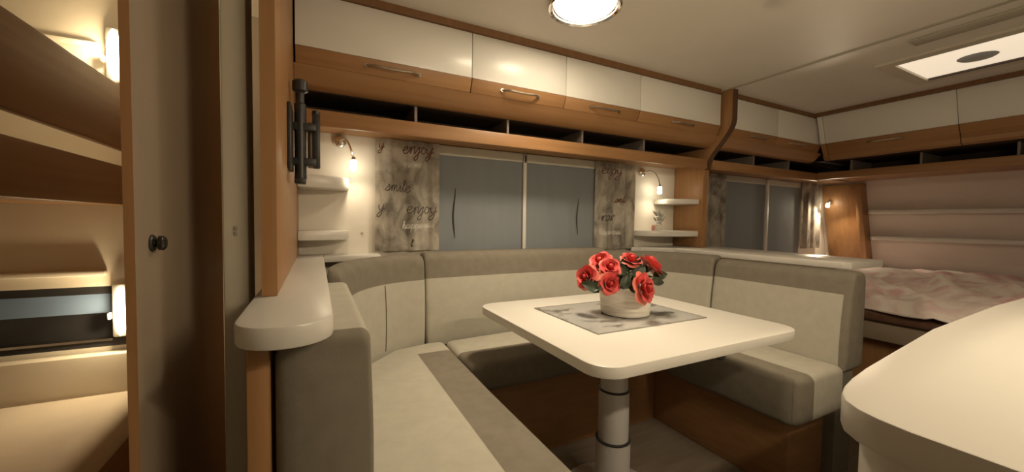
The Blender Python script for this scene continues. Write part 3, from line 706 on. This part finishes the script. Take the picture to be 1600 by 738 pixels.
ROSES = [(916, 433, 1.47, 0.95, (-1.0, -0.3, 0.35)), (938, 408, 1.51, 0.98, (-0.7, -0.25, 0.75)), (954, 417, 1.45, 0.82, (-0.4, -0.8, 0.6)),
         (987, 405, 1.51, 0.85, (0.0, -0.5, 1.0)), (1020, 414, 1.50, 1.0, (0.8, -0.35, 0.7)), (953, 443, 1.41, 0.82, (-0.25, -1.0, 0.25)), (1009, 450, 1.39, 1.15, (0.35, -1.0, 0.25))]
for i, (px, py, dd, s, dv) in enumerate(ROSES):
    c = cam_pt(px, py, dd)-Vector(dv).normalized()*0.012*s
    rose(c.x, c.y, c.z, s, dv, 10+i)
def leaf_mesh():
    me = bpy.data.meshes.new('leaf'); vs = []; fs = []; n = 8
    for i in range(n+1):
        v = i/n; wd = 0.022*math.sin(PI*v**0.8)**0.8 if 0 < v < 1 else 0.001
        for u in (-1, -0.5, 0, 0.5, 1): vs.append((u*wd, 0.07*v, -0.018*v*v+0.006*abs(u)))
    for i in range(n):
        for k in range(4):
            a = i*5+k; fs.append((a, a+1, a+6, a+5))
    me.from_pydata(vs, [], fs); me.materials.append(MATS['leaf_green']); me.polygons.foreach_set('use_smooth', [True]*len(me.polygons))
    return me
LM = leaf_mesh(); rnd = random.Random(3)
for i in range(26):
    a = 2*PI*i/26*3+rnd.uniform(-.3, .3); rr = rnd.uniform(0.015, 0.065); z = 0.105+rnd.uniform(0, 0.07)
    p = bpy.data.objects.new('leaf', LM); C.objects.link(p); p.parent = pot
    p.location = (rr*math.cos(a), rr*math.sin(a), z); p.rotation_euler = (rnd.uniform(-0.2, 0.9), rnd.uniform(-.5, .5), a-PI/2)
    s = rnd.uniform(0.75, 1.05); p.scale = (s, s, s)
for (px, py, dd, ang, s) in ((922, 447, 1.40, 2.7, 0.9), (934, 447, 1.41, 3.4, 0.8), (990, 445, 1.40, 1.6, 0.9), (978, 440, 1.40, 1.2, 0.9), (926, 446, 1.44, 2.2, 1.0), (940, 432, 1.47, 1.9, 0.9), (972, 428, 1.45, 1.57, 1.0), (985, 436, 1.44, 1.2, 1.0), (975, 415, 1.49, 1.4, 1.0), (1000, 425, 1.47, 0.9, 1.0), (1032, 430, 1.48, 0.2, 0.9), (1028, 440, 1.46, -0.1, 0.8), (962, 432, 1.46, 1.9, 0.9), (995, 412, 1.5, 1.3, 0.9), (947, 425, 1.5, 2.0, 0.9)):
    c = cam_pt(px, py, dd); p = bpy.data.objects.new('leaf', LM); C.objects.link(p); p.parent = pot
    ydir = (right*math.cos(ang)+up*math.sin(ang)).normalized(); zdir = (-fwd+up*0.35); zdir = (zdir-ydir*zdir.dot(ydir)).normalized(); xdir = ydir.cross(zdir)
    m4 = Matrix((xdir, ydir, zdir)).transposed().to_4x4(); m4.translation = c-ydir*0.035*s-Vector((PX, PY, PZ))
    p.matrix_basis = m4 @ Matrix.Diagonal((s, s, s, 1))

# ------------------------------------------------------------------ small things on the divider shelf
sp = thing('shelf_plant', 'tiny speckled silver-green plant in a white pot on the long rounded shelf', 'plant', (2.10, 1.90, 1.0305))
ob('pot', add_lathe(NB(), (2.10, 1.90, 1.0305), [(0.020, 0), (0.026, 0.035), (0.028, 0.040), (0.024, 0.040), (0.022, 0.034)], 18), 'pot_white', sp)
rnd = random.Random(5)
lm2 = bpy.data.meshes.new('leaf'); lm2.from_pydata([(0, 0, 0), (0.009, 0.004, 0.022), (0, 0.002, 0.045), (-0.009, 0.004, 0.022), (0, -0.004, 0.022)], [], [(0, 1, 4), (1, 2, 4), (2, 3, 4), (3, 0, 4)])
lm2.materials.append(MATS['plant_silver'])
for i in range(34):
    p = bpy.data.objects.new('leaf', lm2); C.objects.link(p); p.parent = sp
    a = rnd.uniform(0, 2*PI); r = rnd.uniform(0, 0.024); p.location = (r*math.cos(a), r*math.sin(a), 0.036+rnd.uniform(0, 0.075)); p.rotation_euler = (rnd.uniform(-.9, .9), rnd.uniform(-.9, .9), a)
tag(ob('candle', add_lathe(NB(), (2.025, 1.88, 1.0305), [(0.010, 0), (0.012, 0.004), (0.012, 0.030), (0.008, 0.034), (0.003, 0.04)], 14), 'pink_wax'), 'small pink candle beside the tiny plant on the long rounded shelf', 'candle')

# ------------------------------------------------------------------ ceiling fixtures
LX, LY = 0.947, 1.255
t = thing('ceiling_lamp', 'round chrome-rimmed ceiling lamp glowing white above the table', 'lamp', (LX, LY, CEIL-0.03))
n = 40
def ring_bm(prof):
    bm = NB(); rings = [[bm.verts.new((LX+r*math.cos(2*PI*k/n), LY+r*math.sin(2*PI*k/n), z)) for k in range(n)] for r, z in prof]
    for a, b in zip(rings, rings[1:]+rings[:1]):
        for k in range(n): bm.faces.new((a[k], a[(k+1) % n], b[(k+1) % n], b[k]))
    return bm
ob('collar', ring_bm([(0.140, CEIL-0.0005), (0.140, CEIL-0.022), (0.128, CEIL-0.026), (0.124, CEIL-0.0005)]), 'frame_cream', t)
ob('rim', ring_bm([(0.142, CEIL-0.020), (0.143, CEIL-0.027), (0.136, CEIL-0.031), (0.126, CEIL-0.025)]), 'chrome', t)
ob('diffuser', add_lathe(NB(), (LX, LY, 0), [(0.118, CEIL-0.010), (0.118, CEIL-0.018), (0.10, CEIL-0.024), (0.03, CEIL-0.027)], 36), 'lamp_glow', t)
ob('reflector', ring_bm([(0.125, CEIL-0.001), (0.125, CEIL-0.018), (0.119, CEIL-0.014), (0.119, CEIL-0.001)]), 'chrome', t)
def disk(name, loc, watts, size, spread, parent, col=WARM):
    l = bpy.data.lights.new(name, 'AREA'); l.shape = 'DISK'; l.size = size; l.energy = watts; l.color = col; l.spread = math.radians(spread)
    o = bpy.data.objects.new(name, l); C.objects.link(o); o.parent = parent; o.location = Vector(loc)-worldloc(parent)
disk('lamp_downlight', (LX, LY, CEIL-0.029), LAMP_W, 0.22, 112, t)
tag(ob('smoke_alarm', add_lathe(NB(), (1.585, 0.83, 0), [(0.05, CEIL-0.0005), (0.05, CEIL-0.012), (0.04, CEIL-0.024), (0.012, CEIL-0.027)], 28), 'ceiling_paint'), 'round cream smoke alarm on the ceiling', 'smoke alarm')
t = thing('roof_hatch', 'square roof hatch with a pale frame and bright cover in the ceiling', 'roof hatch', (2.98, 0.7, CEIL-0.02))
fr = NB()
for a in ((2.70, 3.26, 0.94, 1.00), (2.70, 3.26, 0.40, 0.46), (2.70, 2.76, 0.46, 0.94), (3.20, 3.26, 0.46, 0.94)): add_box(fr, a[0], a[1], a[2], a[3], CEIL-0.014, CEIL-0.0005)
ob('frame', fr, 'hatch_frame', t, False)
ob('cover', bev(box(2.765, 3.195, 0.465, 0.935, CEIL-0.008, CEIL-0.001), 0.003), 'hatch_glow', t)
ob('bar', box(3.172, 3.186, 0.47, 0.93, CEIL-0.018, CEIL-0.008), 'dark_brown', t, False)
ob('dome', add_lathe(NB(), (2.98, 0.70, 0), [(0.07, CEIL-0.008), (0.06, CEIL-0.014), (0.03, CEIL-0.018)], 28), 'dome_grey', t)
tag(ob('ceiling_vent', bev(box(2.47, 2.56, 0.42, 0.80, CEIL-0.008, CEIL-0.0005), 0.003), 'vent_grey'), 'flat grey-green rectangular vent plate on the ceiling beside the joint strip', 'vent')

# ------------------------------------------------------------------ bed corner at the end wall
bed = thing('bed', 'bed with crumpled pink and cream bedding behind the sofa', 'bed', (3.6, 1.0, 0))
ob('mattress', bev(box(2.62, 4.585, 0.05, YW-0.06, 0.575, 0.632), 0.02, 3), 'mattress_brown', bed)
ob('bed_base', bev(box(2.645, 4.58, 0.05, YW-0.06, 0.475, 0.574), 0.006), 'bed_base_tan', bed)
ob('bed_box', box(2.72, 4.58, 0.08, YW-0.06, 0.0, 0.474), 'wood_z', bed, False)
bm = NB(); nx, ny = 70, 70
def hsh(x, y):
    z = 0.0
    for (fx, fy, ph, am) in ((3.1, 2.2, .3, .018), (-4.5, 5.2, 1.1, .014), (8.3, 4.1, 2.0, .010), (6.0, -9.5, .7, .009), (14, 6, 1.9, .006), (-9, 16, .2, .006), (19, -12, .4, .005), (27, 10, 1.2, .003)):
        z += am*(1-abs(math.sin(fx*x+fy*y+ph+0.6*math.sin(2.1*y+1.3*x)))*2)
    return z
g = []
for i in range(nx+1):
    row = []
    for k in range(ny+1):
        u = i/nx; x = 2.60+1.95*u; y = 0.06+1.86*k/ny
        z = 0.74+hsh(x, y)*(0.7 if x > 3.6 else 1.5)
        edge = max(0, 1-u*nx/4.0)
        if edge > 0:
            z = z-0.085*edge**1.6-0.025*edge*(1+math.sin(9*y+1.5*math.sin(5*y))); x = 2.60+0.08*u*nx/4.0-0.018*math.sin(11*y)*edge
        row.append(bm.verts.new((x, y, max(z, 0.64 if edge > 0 else 0.662))))
    g.append(row)
for i in range(nx):
    for k in range(ny): bm.faces.new((g[i][k], g[i+1][k], g[i+1][k+1], g[i][k+1]))
bmesh.ops.recalc_face_normals(bm, faces=bm.faces)
bmesh.ops.solidify(bm, geom=list(bm.faces), thickness=0.006)
tag(ob('duvet', bm, 'bedding'), 'crumpled pink and cream patterned duvet lying on the bed', 'duvet')
# slanted corner panel, upright fin and shelves on the nose wall
def xw(z): return 4.60-(z-0.80)*(0.19/0.66)
(ob('corner_panel', bev(add_prism(NB(), [(xw(1.46)-0.03, 1.46), (xw(0.74)-0.03, 0.74), (xw(0.74)-0.001, 0.74), (xw(1.46)-0.001, 1.46)], 1.70, 1.985, 'y'), 0.004), 'wood_z', bpy.data.objects['wall_right']))
(ob('shelf_upright', bev(add_prism(NB(), [(xw(1.46)-0.12, 1.46), (xw(0.74)-0.12, 0.74), (xw(0.74)-0.001, 0.74), (xw(1.46)-0.001, 1.46)], 1.655, 1.70, 'y'), 0.004), 'wood_z', bpy.data.objects['wall_right']))
for z, lab in ((1.205, 'long white rounded wall shelf above the bed, upper of two'), (0.975, 'long white rounded wall shelf above the bed, lower of two')):
    tag(ob('wall_shelf', bev(add_prism(NB(), rrect(xw(z)-0.10, xw(z)-0.004, YF+0.01, 1.645, [0.02, 0, 0, 0.06], 6), z-0.018, z+0.018), 0.008, 3), 'laminate'), lab, 'shelf')
t = thing('bed_lamp', 'small glowing spot lamp on the slanted wood panel above the bed', 'lamp', (4.40, 1.92, 1.27))
xm = xw(1.30)-0.031
ob('mount', add_tube(NB(), [(xm, 1.925, 1.30), (xm-0.02, 1.925, 1.30)], [0.024, 0.018], 16), 'chrome', t)
ob('arm', add_tube(NB(), [(xm-0.01, 1.925, 1.30), (xm-0.05, 1.92, 1.305), (xm-0.07, 1.915, 1.29)], 0.005, 8), 'chrome', t)
ob('bulb', add_lathe(NB(), (xm-0.075, 1.915, 1.272), [(0.008, 0.018), (0.016, 0.008), (0.017, -0.012), (0.008, -0.02)], 14), 'bulb_glow', t)
spot('lamp_light', (xm-0.078, 1.912, 1.247), (xm-0.40, 1.75, 0.8), 12.0, 170, 0.012, 0.5, WARM, t)

# ------------------------------------------------------------------ kitchen counter
t = thing('kitchen_counter', 'white kitchen counter with a rounded corner in the aisle', 'counter', (1.2, -0.05, 0))
WT = [(0.463, YF+0.002), (2.4, YF+0.002), (2.4, 0.28), (1.4, 0.28), (0.97, 0.262), (0.79, 0.243), (0.62, 0.225), (0.565, 0.217), (0.53, 0.210), (0.505, 0.202), (0.487, 0.192), (0.474, 0.176), (0.467, 0.158), (0.463, 0.135)]
ob('worktop', bev(add_prism(NB(), WT[::-1], 0.866, 0.90), 0.003, 2, 50), 'laminate', t)
ob('cabinet_body', bev(add_prism(NB(), [(x+(0.014 if x < 1 else -0.02), y-(0.012 if y > -0.3 else 0)) for x, y in WT[::-1]], 0.08, 0.866), 0.002, 2, 50), 'laminate', t)
ob('plinth', add_prism(NB(), rrect(0.53, 2.33, YF+0.002, 0.19, [0, 0, 0.03, 0.12], 8), 0.0, 0.08), 'plastic_black', t)
